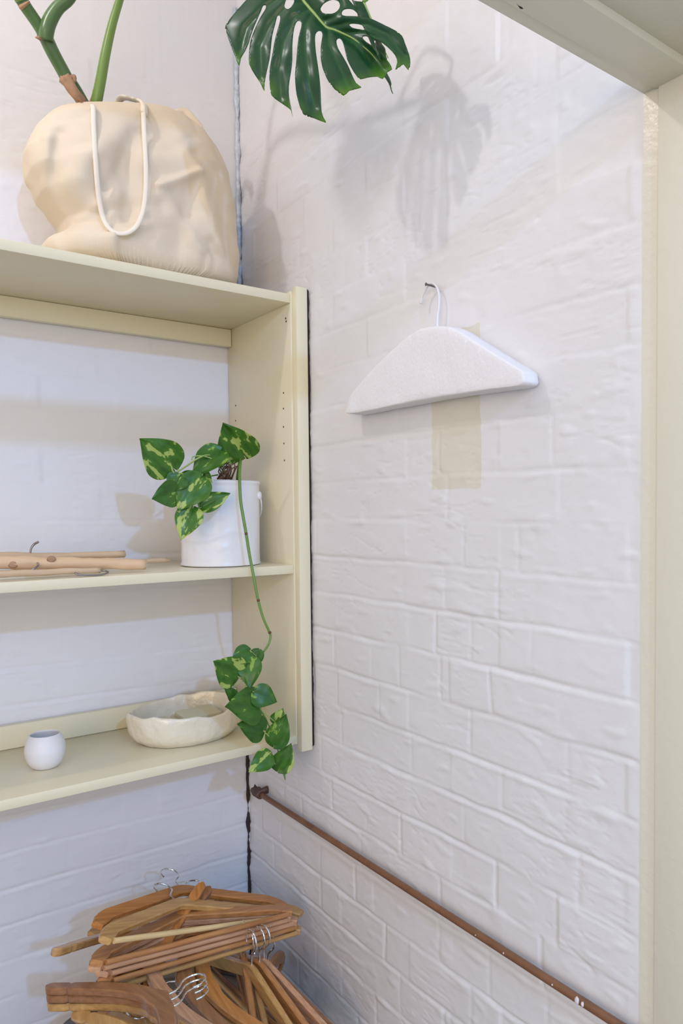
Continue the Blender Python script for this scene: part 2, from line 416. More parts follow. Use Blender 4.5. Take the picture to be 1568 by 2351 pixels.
g = ribbon(ZT, 1.25, lambda z: WB-.005, lambda z: WA-.005, 'trim_8', M['caulk'], w=.0055, wn=.9, seed=12); tag(g, kind='structure')

# ------------------------------------------------------------ wall rail
rail = empty('wall_rail', (.812, 1.1, -.70), 'long thin rusty brown pipe rail fixed along the white brick wall near its foot', 'rail')
RA = Vector((.812, 1.655, -.702)); RB = Vector((.812, .50, -.694))
P = [RA.lerp(RB, i/60) for i in range(61)]
V, Fc = tube(P, .0064, 16); obj('pipe', V, Fc, M['pipe'], rail)
V, Fc = tube([RA+Vector((.001, .03, .0)), RA+Vector((0, .012, 0)), RA+Vector((0, -.004, 0)), RA+Vector((0, -.006, 0))], [.0125, .0135, .0125, .008], 14, wob=.5)
obj('end_fitting', V, Fc, M['pipefit'], rail)
V, Fc = tube([RA+Vector((-.004, .002, .006)), RA+Vector((.02, -.004, .008))], [.007, .009], 10, wob=.6); obj('wall_bracket', V, Fc, M['pipefit'], rail)
for (px, py, r) in [(1324, 2302, .0052), (1337, 2322, .0035), (1268, 2262, .0015), (1156, 2187, .0016), (1092, 2142, .0012)]:
    y = at(px, py, X=.806).y
    p = Vector((.812, y, RA.lerp(RB, (RA.y-y)/(RA.y-RB.y)).z)); d = Vector((-.8, -.5, .15)).normalized()
    d.y = 0; d.normalize()
    V, Fc = lathe([(r*.2, .0016), (r*.8, .0010), (r, 0), (r*.9, -.001)], seg=12)
    zq = Vector((0, 0, 1)).rotation_difference(d)
    V = [p+d*.0060+zq @ Vector((v.x*(1+.2*math.sin(7*v.x*900)), v.y*.8, v.z)) for v in V]
    obj('paint_splash', V, Fc, M['chip'], rail)

# ------------------------------------------------------------ padded hanger hanging on the right wall
XF = .79
ph = empty('padded_hanger', at(1003, 745, X=.81), 'white foam padded coat hanger hanging on the white brick wall from a small nail', 'coat hanger')
pts = [(793, 942), (800, 912), (825, 880), (850, 850), (890, 812), (925, 779), (945, 763), (975, 751), (1010, 748), (1040, 754), (1090, 784), (1150, 822), (1193, 848), (1201, 862), (1193, 884), (1120, 895), (1000, 912), (900, 932), (838, 944), (800, 950)]
Q = cr([(*[at(a, b, X=XF)[i] for i in (1, 2)], 0) for a, b in pts], 7, closed=True)
c = sum(Q, Vector((0, 0, 0)))/len(Q)
def pad_ring(s, x, out=0):
    r = []
    for q in Q:
        d = (q-c); p = c+d*s+d.normalized()*out
        r.append(Vector((x, p.x, p.y)))
    return r
rings = [pad_ring(1, XF-.0004, -.006), pad_ring(1, XF, -.003), pad_ring(1, XF+.0012, -.0008), pad_ring(1, XF+.004, 0), pad_ring(1, XF+.02, .0015), pad_ring(1, XF+.030, .0012), pad_ring(1, XF+.034, -.003)]
V = []; N = len(Q)
def fnoise(v): return noise.noise(Vector((v.x*60, v.y*90, v.z*90)))*.0005+noise.noise(Vector((v.x*20, v.y*25, v.z*25)))*.0010
for k, r in enumerate(rings):
    for v in r:
        j = fnoise(v); V.append(Vector((v.x-j, v.y+j*.6, v.z+j*.8)))
Fc = [[i*N+k, i*N+(k+1) % N, (i+1)*N+(k+1) % N, (i+1)*N+k] for i in range(len(rings)-1) for k in range(N)]
ring2 = [Vector((v.y, v.z)) for v in rings[0]]; pts2 = list(ring2)
y_ = min(v.x for v in ring2)
while y_ < max(v.x for v in ring2):
    z_ = min(v.y for v in ring2)
    while z_ < max(v.y for v in ring2):
        if inside((y_, z_), [(v.x, v.y) for v in ring2]) and min((Vector((y_, z_))-v).length for v in ring2) > .003: pts2.append(Vector((y_, z_)))
        z_ += .006
    y_ += .006
v2, e2, f2, *_ = delaunay_2d_cdt(pts2, [(i, (i+1) % N) for i in range(N)], [], 1, 1e-6)
base = len(V)
remap = {}
for i, p in enumerate(v2):
    k = min(range(N), key=lambda q: (ring2[q]-p).length)
    if (ring2[k]-p).length < 1e-5: remap[i] = k
    else:
        remap[i] = len(V); v = Vector((XF-.0010, p.x, p.y)); v.x -= fnoise(v); V.append(v)
for f in f2:
    if inside(sum((v2[i] for i in f), Vector((0, 0)))/len(f), [(v.x, v.y) for v in ring2]): Fc.append([remap[i] for i in f][::-1])
Fc.append([(len(rings)-1)*N+k for k in range(N)][::-1])
obj('foam_pad', V, Fc, M['foam'], ph, closed=True)
HK = [(1004, 757), (1005, 725), (1008, 700), (1008, 680), (1004, 662), (997, 652), (989, 651), (982, 657), (975, 668), (969, 682), (966, 697)]
P = cr([at(a, b, X=.812+.004*math.sin(i/10*PI)) for i, (a, b) in enumerate(HK)], 5)
V, Fc = tube(P, .0022, 10); obj('hook', V, Fc, M['whitepaint'], ph)
p = at(993, 656, X=.82); V, Fc = tube([Vector((WB+.004, p.y, p.z-.001)), Vector((.806, p.y, p.z)), Vector((.8055, p.y, p.z))], [.0018, .0018, .003], 10)
tag(recenter(obj('nail', V, Fc, M['steel']), (WB, p.y, p.z)), 'small dark nail in the brick wall carrying the padded hanger', 'nail')

# ------------------------------------------------------------ tote bag on the top shelf
YB = 1.585
rows = [(0, 92, 562, 529, 648), (.04, 108, 551, 530, 632), (.10, 148, 536, 530, 614), (.16, 140, 512, 529, 592), (.25, 120, 488, 527, 556), (.4, 87, 450, 520, 484),
        (.55, 64, 400, 506, 414), (.7, 57, 350, 484, 360), (.82, 66, 320, 460, 325), (.92, 84, 292, 432, 300), (1.0, 112, 272, 398, 286)]
def rowat(t):
    for a, b in zip(rows, rows[1:]):
        if t <= b[0]:
            k = (t-a[0])/(b[0]-a[0]); return [a[i]+(b[i]-a[i])*k for i in range(1, 5)]
    return rows[-1][1:]
def seg_dist(p, a, b):
    ab = b-a; t = max(0, min(1, (p-a).dot(ab)/ab.length_squared)); return (p-(a+ab*t)).length, t
FOLDS = [  # px, px, amplitude toward the room (m), width (px)
    (362, 432, 455, 398, .007, 9), (362, 432, 300, 530, .006, 12), (366, 436, 470, 600, .005, 16), (150, 545, 255, 545, .011, 12), (255, 545, 330, 520, .006, 14),
    (172, 553, 200, 556, -.020, 11), (150, 530, 168, 505, -.010, 14), (330, 598, 500, 604, .013, 11), (310, 592, 470, 590, -.010, 5), (486, 616, 498, 636, -.012, 5),
    (250, 430, 320, 300, -.009, 22), (292, 360, 300, 500, -.010, 26), (110, 300, 95, 400, .008, 24), (150, 290, 130, 420, -.007, 18), (180, 400, 220, 330, .006, 30),
    (420, 330, 500, 560, .007, 30), (440, 420, 400, 580, -.006, 24), (230, 470, 160, 500, .005, 14), (350, 300, 440, 350, -.005, 24), (480, 560, 520, 640, -.006, 14), (200, 480, 330, 470, -.004, 18)]
FOLDS = [(Vector(at(a, b, Y=1.47).xz), Vector(at(c_, d, Y=1.47).xz), am*1.7, w*.00072) for a, b, c_, d, am, w in FOLDS]
bag = empty('tote_bag', (.51, YB, ZT), 'natural canvas tote bag with long straps, standing on the top shelf holding the big plant', 'bag')
NS, NR = 168, 76; V = []
def bagpoint(t, th, shrink=0):
    lx, ly, rx, ry = rowat(max(0, min(1, t)))
    L = at(lx, ly, Y=YB); R_ = at(rx, ry, Y=YB)
    if t <= .001: L.z = R_.z = ZT+.001
    m = (L+R_)/2; h = (R_-L)/2
    hd = .122*(1-.28*max(0, t-.55)/.45)*(1-.0*t)
    e = .72
    c_, s_ = math.cos(th), math.sin(th)
    cc = math.copysign(abs(c_)**e, c_); ss = math.copysign(abs(s_)**e, s_)
    p = m+h*(cc*(1-shrink)); p.y += -ss*hd*(1-shrink)
    if s_ > 0:
        p2 = Vector((p.x, p.z)); d = 0
        for a, b, am, w in FOLDS:
            q, k = seg_dist(p2, a, b); d += am*math.exp(-(q/w)**2)*(1 if k in (0, 1) else 1)
        p.y -= d*min(1, s_*2)
    p.z = max(p.z, ZT+.0008)
    j = noise.noise(Vector((p.x*9, p.y*9, p.z*11)))*.007+abs(noise.noise(Vector((p.x*17+2, p.y*17, p.z*20))))*.007
    f = min(1, t*8)
    p.y -= j*f*(1 if s_ > 0 else -1); p.x += j*.5*f*c_
    p.y = min(p.y, WA-.008)
    return p
ts = [i/NR for i in range(NR+1)]
for t in ts:
    for k in range(NS): V.append(bagpoint(t, 2*PI*k/NS))
for s_, dz in ((.02, .0015), (.05, -.002), (.06, -.02), (.10, -.05)):
    for k in range(NS):
        p = bagpoint(1, 2*PI*k/NS, s_); p.z += dz; V.append(p)
nr = len(V)//NS
Fc = [[i*NS+k, (i+1)*NS+k, (i+1)*NS+(k+1) % NS, i*NS+(k+1) % NS] for i in range(nr-1) for k in range(NS)]
Fc.append(list(range(NS)))
bo = obj('bag_body', V, Fc, M['canvas'], bag)
sd = bo.modifiers.new('s', 'SUBSURF'); sd.levels = sd.render_levels = 1
def front(px, py, off=.006):
    """point just in front of the bag's front face at a sight line"""
    best = None; d = ray(px, py)
    for t in ts:
        for k in range(0, NS//2, 1):
            v = V[int(round(t*NR))*NS+k]
            w = v.dot(fw); q = d*w; e = (q-v).length
            if best is None or e < best[0]: best = (e, v)
    v = best[1]; return Vector((v.x, v.y-off, v.z))
ST = [(213, 242), (214, 280), (218, 340), (221, 400), (226, 460), (234, 505), (247, 530), (270, 541), (297, 539), (318, 524), (331, 490), (337, 440), (336, 390), (333, 340), (330, 290), (328, 243)]
SP = [front(a, b, .010) for a, b in ST]
SP = [Vector((at(a, b, Y=p.y).x, p.y, at(a, b, Y=p.y).z)) for (a, b), p in zip(ST, SP)]
SP = [SP[0]+Vector((0, .025, -.02))]+SP+[SP[-1]+Vector((0, .025, -.02))]
for it in range(2):
    SP = [SP[0]]+[SP[i]*.6+SP[i-1]*.2+SP[i+1]*.2 if 1 < i < len(SP)-2 else SP[i] for i in range(1, len(SP)-1)]+[SP[-1]]
Vs, Fs = tube(cr(SP, 6), .0046, 10, flat=.55, flatdir=(0, 1, 0)); obj('strap', Vs, Fs, M['canvas2'], bag)
# back strap looped over the rim behind the stems, and the folded rim piece at the right
P = cr([at(268, 262, Y=1.62), at(272, 234, Y=1.62), at(282, 224, Y=1.60), at(300, 227, Y=1.56), at(318, 232, Y=1.52), at(330, 240, Y=1.485), at(331, 262, Y=1.475)], 6)
Vs, Fs = tube(P, .0075, 12, flat=.5, flatdir=(0, 1, 0)); obj('strap', Vs, Fs, M['canvas2'], bag)
P = cr([at(395, 275, Y=1.64), at(408, 260, Y=1.64), at(425, 258, Y=1.635), at(440, 272, Y=1.625), at(456, 292, Y=1.62), at(462, 310, Y=1.615)], 6)
Vs, Fs = tube(P, .009, 12, flat=.6, flatdir=(0, 1, 0)); obj('rim_fold', Vs, Fs, M['canvas'], bag)

# ------------------------------------------------------------ monstera standing in the bag
mon = empty('monstera_plant', at(200, 300, Y=1.56), 'big monstera plant with thick green stems and split leaves standing in the canvas bag', 'plant')
def stemtube(name, pxs, Y0, Y1, R, m, n=7, parent=mon, wob=0):
    P = []
    for i, (a, b) in enumerate(pxs): P.append(at(a, b, Y=Y0+(Y1-Y0)*i/(len(pxs)-1)))
    P = cr(P, n); V, Fc = tube(P, R, 18, wob=wob); return obj(name, V, Fc, m, parent), P
stemtube('stem', [(205, 262), (188, 232), (168, 198), (150, 175)], 1.54, 1.53, [.0115, .0115], M['mstem'])
stemtube('stem', [(160, 192), (140, 155), (122, 122), (106, 88), (100, 76)], 1.53, 1.51, [.0118, .0120, .0125, .0128], M['mstem'])
stemtube('stem', [(103, 84), (88, 58), (72, 34), (58, 14), (48, -4)], 1.515, 1.50, [.0105, .0108, .0112], M['mstem'])
stemtube('stem', [(50, 2), (42, -14), (30, -45), (20, -90)], 1.50, 1.49, [.0112, .012], M['stem'])
P = cr([at(106, 92, Y=1.505), at(107, 72, Y=1.50), at(115, 46, Y=1.495), at(133, 18, Y=1.485), at(165, -12, Y=1.47), Vector((.385, 1.45, .985)), Vector((.415, 1.42, 1.0)), Vector((.45, 1.36, .975)), Vector((.475, 1.285, .935)), Vector((.515, 1.161, .885)), Vector((.56, 1.07, .845))], 7)
V, Fc = tube(P, [.0122, .0128, .0125, .0112, .0095, .008, .007, .0065, .006, .0055, .005], 18); obj('petiole', V, Fc, M['mstem'], mon); ARC = P
stemtube('petiole', [(219, 262), (222, 232), (232, 180), (243, 120), (258, 55), (277, -8)], 1.53, 1.463, [.0105, .0100, .0092, .0080, .0068], M['mstem2'])
V, Fc = join(tube(cr([at(196, 245, Y=1.52), at(180, 224, Y=1.508), at(163, 202, Y=1.508), at(147, 180, Y=1.512)], 5), [.006, .0085, .0095, .009], 14, wob=.9),
             tube(cr([at(140, 176, Y=1.52), at(150, 186, Y=1.512), at(152, 204, Y=1.51)], 4), [.002, .005, .001], 8, wob=.8),
             tube(cr([at(160, 184, Y=1.52), at(168, 176, Y=1.515), at(172, 190, Y=1.51)], 4), [.004, .005, .001], 8, wob=.8),
             tube(cr([at(204, 240, Y=1.515), at(212, 222, Y=1.52), at(214, 205, Y=1.52)], 4), [.002, .0022, .0008], 8))
obj('dry_sheath', V, Fc, M['sheath'], mon)
V, Fc = (tube(cr([at(61, 16, Y=1.5015), at(57, 11, Y=1.501), at(54, 6, Y=1.5)], 4), [.0100, .0119, .0100], 16, wob=.1))
obj('leaf_scar', V, Fc, M['sheath'], mon)
V, Fc = tube([at(92, 88, Y=1.50), at(82, 86, Y=1.495)], [.004, .0015], 8, wob=.5); obj('leaf_scar', V, Fc, M['sheath'], mon)

OUT = [(270,0),(190,90),(120,185),(125,230),(150,310),(185,400),(217,475),(230,420),(260,370),(290,300),(302,255),(330,180),(370,90),(387,45),(405,38),(411,50),(405,72),(375,120),(340,190),(315,250),(295,320),(288,400),(290,465),(330,540),(370,600),(398,657),(400,600),(415,520),(435,430),(445,350),(455,260),(475,180),(492,118),(505,112),(514,122),(510,160),(490,230),(470,310),(455,400),(440,480),(435,560),(440,640),(452,690),(500,730),(560,770),(590,796),(602,840),(594,790),(577,700),(575,620),(590,520),(600,430),(600,330),(607,240),(620,180),(638,152),(656,153),(665,172),(661,205),(645,270),(635,360),(628,450),(620,540),(625,640),(640,720),(680,825),(750,850),(842,885),(826,850),(810,800),(805,700),(800,600),(785,480),(770,380),(763,290),(768,245),(788,224),(806,226),(816,248),(813,280),(805,340),(805,410),(815,480),(850,570),(900,640),(968,690),(1010,655),(1098,631),(1060,600),(1030,540),(1000,470),(960,400),(930,350),(918,310),(920,288),(933,278),(948,283),(962,305),(975,350),(995,430),(1030,500),(1060,545),(1088,572),(1140,560),(1212,553),(1250,570),(1285,520),(1318,500),(1300,455),(1280,430),(1250,390),(1190,340),(1130,300),(1105,270),(1130,262),(1180,280),(1240,305),(1290,345),(1340,400),(1354,450),(1342,503),(1370,485),(1400,465),(1436,508),(1450,450),(1440,390),(1410,310),(1390,260),(1340,220),(1270,185),(1210,155),(1150,130),(1060,118),(985,116),(958,108),(955,92),(970,72),(1000,65),(1040,72),(1085,112),(1060,60),(1020,15),(985,-25),(930,-90),(850,-160),(740,-215),(620,-150),(560,-215),(440,-190),(340,-110)]
HOLES = [[(543,40),(550,60),(566,68),(590,55),(608,25),(612,0),(600,-22),(575,-25),(555,0)], [(803,60),(812,85),(840,98),(885,98),(925,78),(942,45),(932,12),(900,0),(865,5),(825,28)], [(1010,180),(1025,172),(1060,173),(1095,180),(1127,203),(1112,213),(1070,208),(1030,198)]]
MID = [(620,-120),(670,-10),(720,55),(760,100),(810,160),(850,200),(900,215),(960,240),(1040,280),(1110,335),(1180,400),(1250,500)]
VEINS = [MID, [(640,-60),(540,-40),(400,60),(270,200),(225,380)], [(690,20),(560,40),(440,180),(370,330),(375,560)], [(735,75),(620,120),(540,300),(500,500),(520,700)], [(750,95),(700,180),(690,330),(715,560),(760,780)],
         [(860,205),(865,320),(930,460),(1000,620)], [(930,225),(1060,330),(1180,470)], [(860,198),(1000,165),(1140,185),(1280,250),(1400,400)], [(810,160),(900,130),(960,50),(930,-60)], [(940,232),(1120,240),(1260,290),(1360,420)]]
TIPS = [(217,475),(398,657),(595,800),(842,885),(1000,670),(1098,631),(1240,560),(1318,500),(1436,508),(1342,503),(968,690)]
def seg2(p, pl):
    best = 1e9
    for a, b in zip(pl, pl[1:]):
        q, _ = seg_dist(Vector(p), Vector(a), Vector(b)); best = min(best, q)
    return best
def resample(poly, step):
    out = []
    for i in range(len(poly)):
        a = Vector(poly[i]); b = Vector(poly[(i+1) % len(poly)]); n = max(1, int((b-a).length/step))
        out += [tuple(a+(b-a)*k/n) for k in range(n)]
    return out
LEAF = None
def leaf_mesh():
    global LEAF
    if LEAF: return LEAF
    vs = []; es = []
    for pl in [OUT]+HOLES:
        pl = [(p.x, p.y) for p in cr([(a, b, 0) for a, b in pl], 2, closed=True)]
        pl = resample(pl, 14); n0 = len(vs); vs += [Vector(p) for p in pl]
        es += [(n0+i, n0+(i+1) % len(pl)) for i in range(len(pl))]
    y = -210
    r = 0
    while y < 880:
        x = 110+(r % 2)*8
        while x < 1450:
            if inside((x, y), OUT) and not any(inside((x, y), h) for h in HOLES): vs.append(Vector((x, y)))
            x += 16
        y += 14; r += 1
    v2, e2, f2, *_ = delaunay_2d_cdt(vs, es, [], 0, .5)
    fs = []
    for f in f2:
        c_ = sum((v2[i] for i in f), Vector((0, 0)))/len(f)
        if inside(c_, OUT) and not any(inside(c_, h) for h in HOLES): fs.append(list(f))
    info = []
    for p in v2:
        dv = min(seg2(p, v) for v in VEINS); dm = seg2(p, MID); dt = min((Vector(t)-p).length for t in TIPS)
        info.append((dv, dm, dt))
    LEAF = (v2, fs, info); return LEAF
def monstera_leaf(name, C, ax, ay, an, sc, curl=(.10, .14), parent=mon, turn=0):
    """ax: image-right of the leaf, ay: image-down, an: towards the viewer; sc metres per outline unit"""
    v2, fs, info = leaf_mesh(); V = []; cols = []
    for p, (dv, dm, dt) in zip(v2, info):
        x = (p.x-760)*sc; y = (p.y-200)*sc
        z = -curl[0]*((x/.14)**2)*.14-curl[1]*(max(0, y)/.14)**2*.14 + .0035*(1-math.exp(-(dv/26)**2))+.004*noise.noise(Vector((p.x*.006, p.y*.006, 3)))
        z -= .012*math.exp(-(dm/70)**2)
        z += turn*x; V.append((C+ax*x+ay*y+an*z) if not turn else (C+ax*x+ay*y)*(1-z/DP))
        dark = Vector((.009, .060, .023)); mid_ = Vector((.016, .078, .022)); lite = Vector((.05, .16, .04)); yel = Vector((.10, .25, .010))
        c_ = dark.lerp(mid_, .5+.5*noise.noise(Vector((p.x*.01, p.y*.01, 1))))
        kt = max(0, 1-dt/130)**1.1; c_ = c_.lerp(yel, .9*kt)
        kv = math.exp(-(dv/9)**2); c_ = c_.lerp(lite, .5*kv*(1 if dv < dm-1 else 1.5))
        cols.append(c_)
    o = obj(name, V, [f for f in fs], M['monstera'], parent)
    at_ = o.data.color_attributes.new('tint', 'FLOAT_COLOR', 'POINT')
    for i, c_ in enumerate(cols): at_.data[i].color = (c_.x, c_.y, c_.z, 1)
    sm = o.modifiers.new('t', 'SOLIDIFY'); sm.thickness = .0007
    # midrib
    P = []
    for (x, y) in [(m_.x, m_.y) for m_ in cr([(a, b, 0) for a, b in MID], 4)]:
        X_, Y_ = (x-760)*sc, (y-200)*sc
        z = -curl[0]*((X_/.14)**2)*.14-curl[1]*(max(0, Y_)/.14)**2*.14-.012+.0012
        z += turn*X_; P.append((C+ax*X_+ay*Y_+an*z) if not turn else (C+ax*X_+ay*Y_)*(1-z/DP))
    V, Fc = tube(P, [.0026, .0024, .002, .0012, .0006], 8); obj('midrib', V, Fc, M['stemlight'], o)
    return o, P
DP = 1.145; sc = DP/F/3.136
C1 = (fw + RT*((480+760/3.136-CX)/F) - UP*((200/3.136-CY)/F))*DP
V1 = C1.normalized()
lf1, R1 = monstera_leaf('leaf', C1, RT, -UP, -V1, sc, curl=(.05, .12), turn=.26)
V, Fc = tube(cr([ARC[-1], R1[0]+Vector((-.01, .02, .02)), R1[0]], 6), [.005, .0045, .003], 12); obj('petiole', V, Fc, M['mstem'], mon)

# second leaf seen edge-on behind the first, third leaf above the frame near the lamp (both throw shadows on the wall)
d2 = ray(848, 80).normalized(); C2 = ray(848, 80)*1.175
ax2 = -Vector((d2.x, d2.y, d2.z)).normalized(); ay2 = -UP+RT*.42; ay2 = (ay2-ax2*ay2.dot(ax2)).normalized(); an2 = ay2.cross(ax2)
if an2.x > 0: an2 = -an2
lf2, R2 = monstera_leaf('leaf', C2, ax2, ay2, an2, sc*.60, curl=(.04, .06))
V, Fc = tube(cr([ARC[-6], (ARC[-6]+R2[0])/2+Vector((0, 0, .05)), R2[0]+Vector((0, 0, .02)), R2[0]], 6), [.0045, .004, .0035, .003], 10); obj('petiole', V, Fc, M['mstem2'], mon)
C3 = Vector((.285, 1.205, .968)); an3 = (L2-C3).normalized(); ax3 = Vector((0, -1, 0)); ax3 = (ax3-an3*ax3.dot(an3)).normalized(); ay3 = an3.cross(ax3)
if ay3.z > 0: ay3 = -ay3
lf3, R3 = monstera_leaf('leaf', C3, ax3, ay3, an3, sc*.43)
V, Fc = tube(cr([at(276, -4, Y=1.463), at(300, -90, Y=1.45), (at(300, -90, Y=1.45)+R3[0])/2+Vector((0, 0, .09)), R3[0]+Vector((0, .02, .02)), R3[0]], 7), [.0068, .006, .0045, .0035, .0025], 12); obj('petiole', V, Fc, M['mstem2'], mon)

# ------------------------------------------------------------ pothos in a white tin
pot = empty('potted_pothos', at(508, 1300, Y=1.55), 'trailing variegated pothos plant in a white painted tin on the middle shelf', 'plant')
PC = Vector((at(508, 1290, Y=1.552).x, 1.552, ZM)); PR = .0845
def dent(p, a, i):
    z = p.z; h = .185
    d = noise.noise(Vector((math.cos(a)*2.2, math.sin(a)*2.2, z*16)))*.0014
    # wrinkled painted-over label on the front
    if .02 < z < .12: d += max(0, math.cos(a+2.23))*.0030*max(0, noise.noise(Vector((a*5, z*60, 4))))+max(0, math.cos(a+2.23))*(.0016 if abs(z-.066-.01*math.sin(a*3)) < .004 else 0)
    r = math.hypot(p.x, p.y); k = (r+d)/r if r > .03 else 1
    return Vector((p.x*k, p.y*k, z))
h = .184
prof = [(.004, .001), (PR-.003, .001), (PR+.0012, .002), (PR+.0015, .004), (PR, .007)]+[(PR-.0004*math.sin(i/20*PI), .007+(h-.016)*i/36) for i in range(1, 37)]+[(PR+.0018, h-.006), (PR+.0022, h-.003), (PR+.001, h), (PR-.004, h), (PR-.005, h-.004), (PR-.0055, h-.02), (PR-.006, .02)]
V, Fc = lathe(prof, PC, 96, fn=dent); bk = obj('bucket', V, Fc, M['bucket'], pot)
qd = Vector((.79, -.613, 0)).normalized(); bd = Vector((.613, .79, 0))     # lugs sit left and right as seen from the room, bail hangs at the back
zl = at(599, 1138, Y=1.50).z
V, Fc = tube([PC*1+qd*(PR-.004)+Vector((0, 0, zl-PC.z)), PC+qd*(PR+.0035)+Vector((0, 0, zl-PC.z)), PC+qd*(PR+.0062)+Vector((0, 0, zl-PC.z))], [.0098, .0092, .006], 18); obj('handle_lug', V, Fc, M['bucket'], bk)
V, Fc = tube([PC-qd*(PR-.004)+Vector((0, 0, zl-PC.z)), PC-qd*(PR+.0035)+Vector((0, 0, zl-PC.z)), PC-qd*(PR+.0062)+Vector((0, 0, zl-PC.z))], [.0098, .0092, .006], 18); obj('handle_lug', V, Fc, M['bucket'], bk)
P = []
for k in range(25):
    a = PI*k/24; P.append(PC+qd*((PR+.0045)*math.cos(a))+bd*((PR+.004)*math.sin(a))+Vector((0, 0, zl-PC.z-.004-.075*math.sin(a)**.8)))
V, Fc = tube(P, .0017, 8); obj('wire_handle', V, Fc, M['whitepaint'], bk)
def soilfn(p, a, i): return Vector((p.x, p.y, p.z+.006*noise.noise(p*60)))
V, Fc = lathe([(PR-.007, h-.035), (PR-.008, h-.012), (PR*.6, h-.004), (PR*.3, h), (.002, h+.002)], PC, 48, fn=soilfn); obj('soil', V, Fc, M['soil'], pot)
def bez(*a, n=8): return cr(a, n)
def pstem(pxs, R=.0018, m='stem', name='stem'):
    V, Fc = tube(cr([at(a, b, Y=y) for a, b, y in pxs], 7), R, 10); return obj(name, V, Fc, M[m], pot)
pstem([(545, 1100, 1.52), (548, 1075, 1.50), (552, 1056, 1.48), (550, 1090, 1.452), (552, 1145, 1.440), (558, 1185, 1.432), (565, 1225, 1.426), (573, 1275, 1.422), (582, 1322, 1.416), (592, 1375, 1.404), (604, 1418, 1.398), (617, 1448, 1.395), (621, 1462, 1.394), (616, 1480, 1.392), (604, 1497, 1.39), (590, 1508, 1.39), (578, 1530, 1.39), (568, 1560, 1.388), (578, 1590, 1.386), (592, 1620, 1.386), (610, 1650, 1.384), (625, 1685, 1.382), (637, 1720, 1.38), (645, 1752, 1.38), (650, 1775, 1.38), (654, 1790, 1.38)],
      [.0034, .0034, .0034, .0033, .0030, .0026, .0024, .0022, .002, .0018, .0015, .0012, .0006])
for nd in [(565, 1225, 1.424), (593, 1378, 1.402), (619, 1452, 1.393), (600, 1502, 1.39)]:
    p = at(nd[0], nd[1], Y=nd[2]); V, Fc = tube([p+Vector((0, 0, .0025)), p, p+Vector((0, 0, -.0025))], [.0022, .0036, .0024], 10, wob=.4); obj('stem_node', V, Fc, M['root'], pot)
pstem([(520, 1095, 1.50), (512, 1070, 1.48), (500, 1052, 1.47), (478, 1045, 1.46), (455, 1052, 1.45), (425, 1072, 1.45), (403, 1085, 1.45), (397, 1082, 1.45), (393, 1072, 1.45)], .0018, 'stemlight')
pstem([(510, 1090, 1.50), (495, 1060, 1.46), (470, 1048, 1.455), (445, 1048, 1.45), (440, 1056, 1.45)], .0014, 'stemlight')
pstem([(403, 1085, 1.45), (430, 1090, 1.448), (460, 1088, 1.45), (490, 1075, 1.46)], .0016, 'stemlight')
pstem([(500, 1090, 1.49), (480, 1095, 1.45), (466, 1110, 1.44), (462, 1135, 1.438), (466, 1150, 1.438)], .0015)
pstem([(450, 1110, 1.44), (456, 1150, 1.436), (455, 1172, 1.436), (447, 1180, 1.436), (445, 1168, 1.436)], .0015)
random.seed(3)
for k in range(16):
    a = (505+random.uniform(-8, 30), 1100, 1.50+random.uniform(-.02, .02)); b = (505+random.uniform(-5, 38), 1075+random.uniform(-5, 5), a[2]-.01); c_ = (500+random.uniform(0, 50), 1045+random.uniform(-4, 30), a[2]+random.uniform(-.02, .02))
    pstem([a, b, c_], [.0017, .0013, .0007], 'root', 'root')
def heart(name, base, tip, wid, yb, yt, m='pothos', cup=.22, roll=0, twist=0, bend=.1, parent=pot, shape=1.0):
    """heart leaf from base pixel to tip pixel; wid = width/length"""
    B = at(*base, Y=yb); T = at(*tip, Y=yt); ax = (T-B); L = ax.length; ax.normalize()
    view = -((B+T)/2).normalized(); side = view.cross(ax).normalized(); nrm = ax.cross(side).normalized()
    q = Matrix.Rotation(roll, 3, ax); side = q @ side; nrm = q @ nrm
    nu, nv = 18, 13; V = []
    for i in range(nu+1):
        t = i/nu
        w = 1.24*(math.sin(PI*min(1, t**.62))**.80)*(1-.30*t**2.2) if 0 < t < 1 else 0
        w *= .5*wid*L
        for j in range(nv):
            s = j/(nv-1)*2-1
            back = -.13*L*(abs(s)**1.5)*max(0, 1-t/.35)     # heart lobes behind the base
            z = cup*abs(s)*w - bend*L*(t**2) + .03*L*math.sin(s*5+t*4)*abs(s) + .012*L*math.sin(t*16)*abs(s)
            V.append((s*w, t*L+back, z))
    W_ = [B+side*x+ax*y+nrm*z for x, y, z in V]
    Fc = [[i*nv+j, i*nv+j+1, (i+1)*nv+j+1, (i+1)*nv+j] for i in range(nu) for j in range(nv-1)]
    o = obj(name, V, Fc, M[m]); o.parent = parent
    Mx = Matrix(((side.x, ax.x, nrm.x, B.x), (side.y, ax.y, nrm.y, B.y), (side.z, ax.z, nrm.z, B.z), (0, 0, 0, 1)))
    o.matrix_basis = world(parent).inverted() @ Mx
    s_ = o.modifiers.new('t', 'SOLIDIFY'); s_.thickness = .0006
    ss = o.modifiers.new('s', 'SUBSURF'); ss.levels = ss.render_levels = 1
    return o
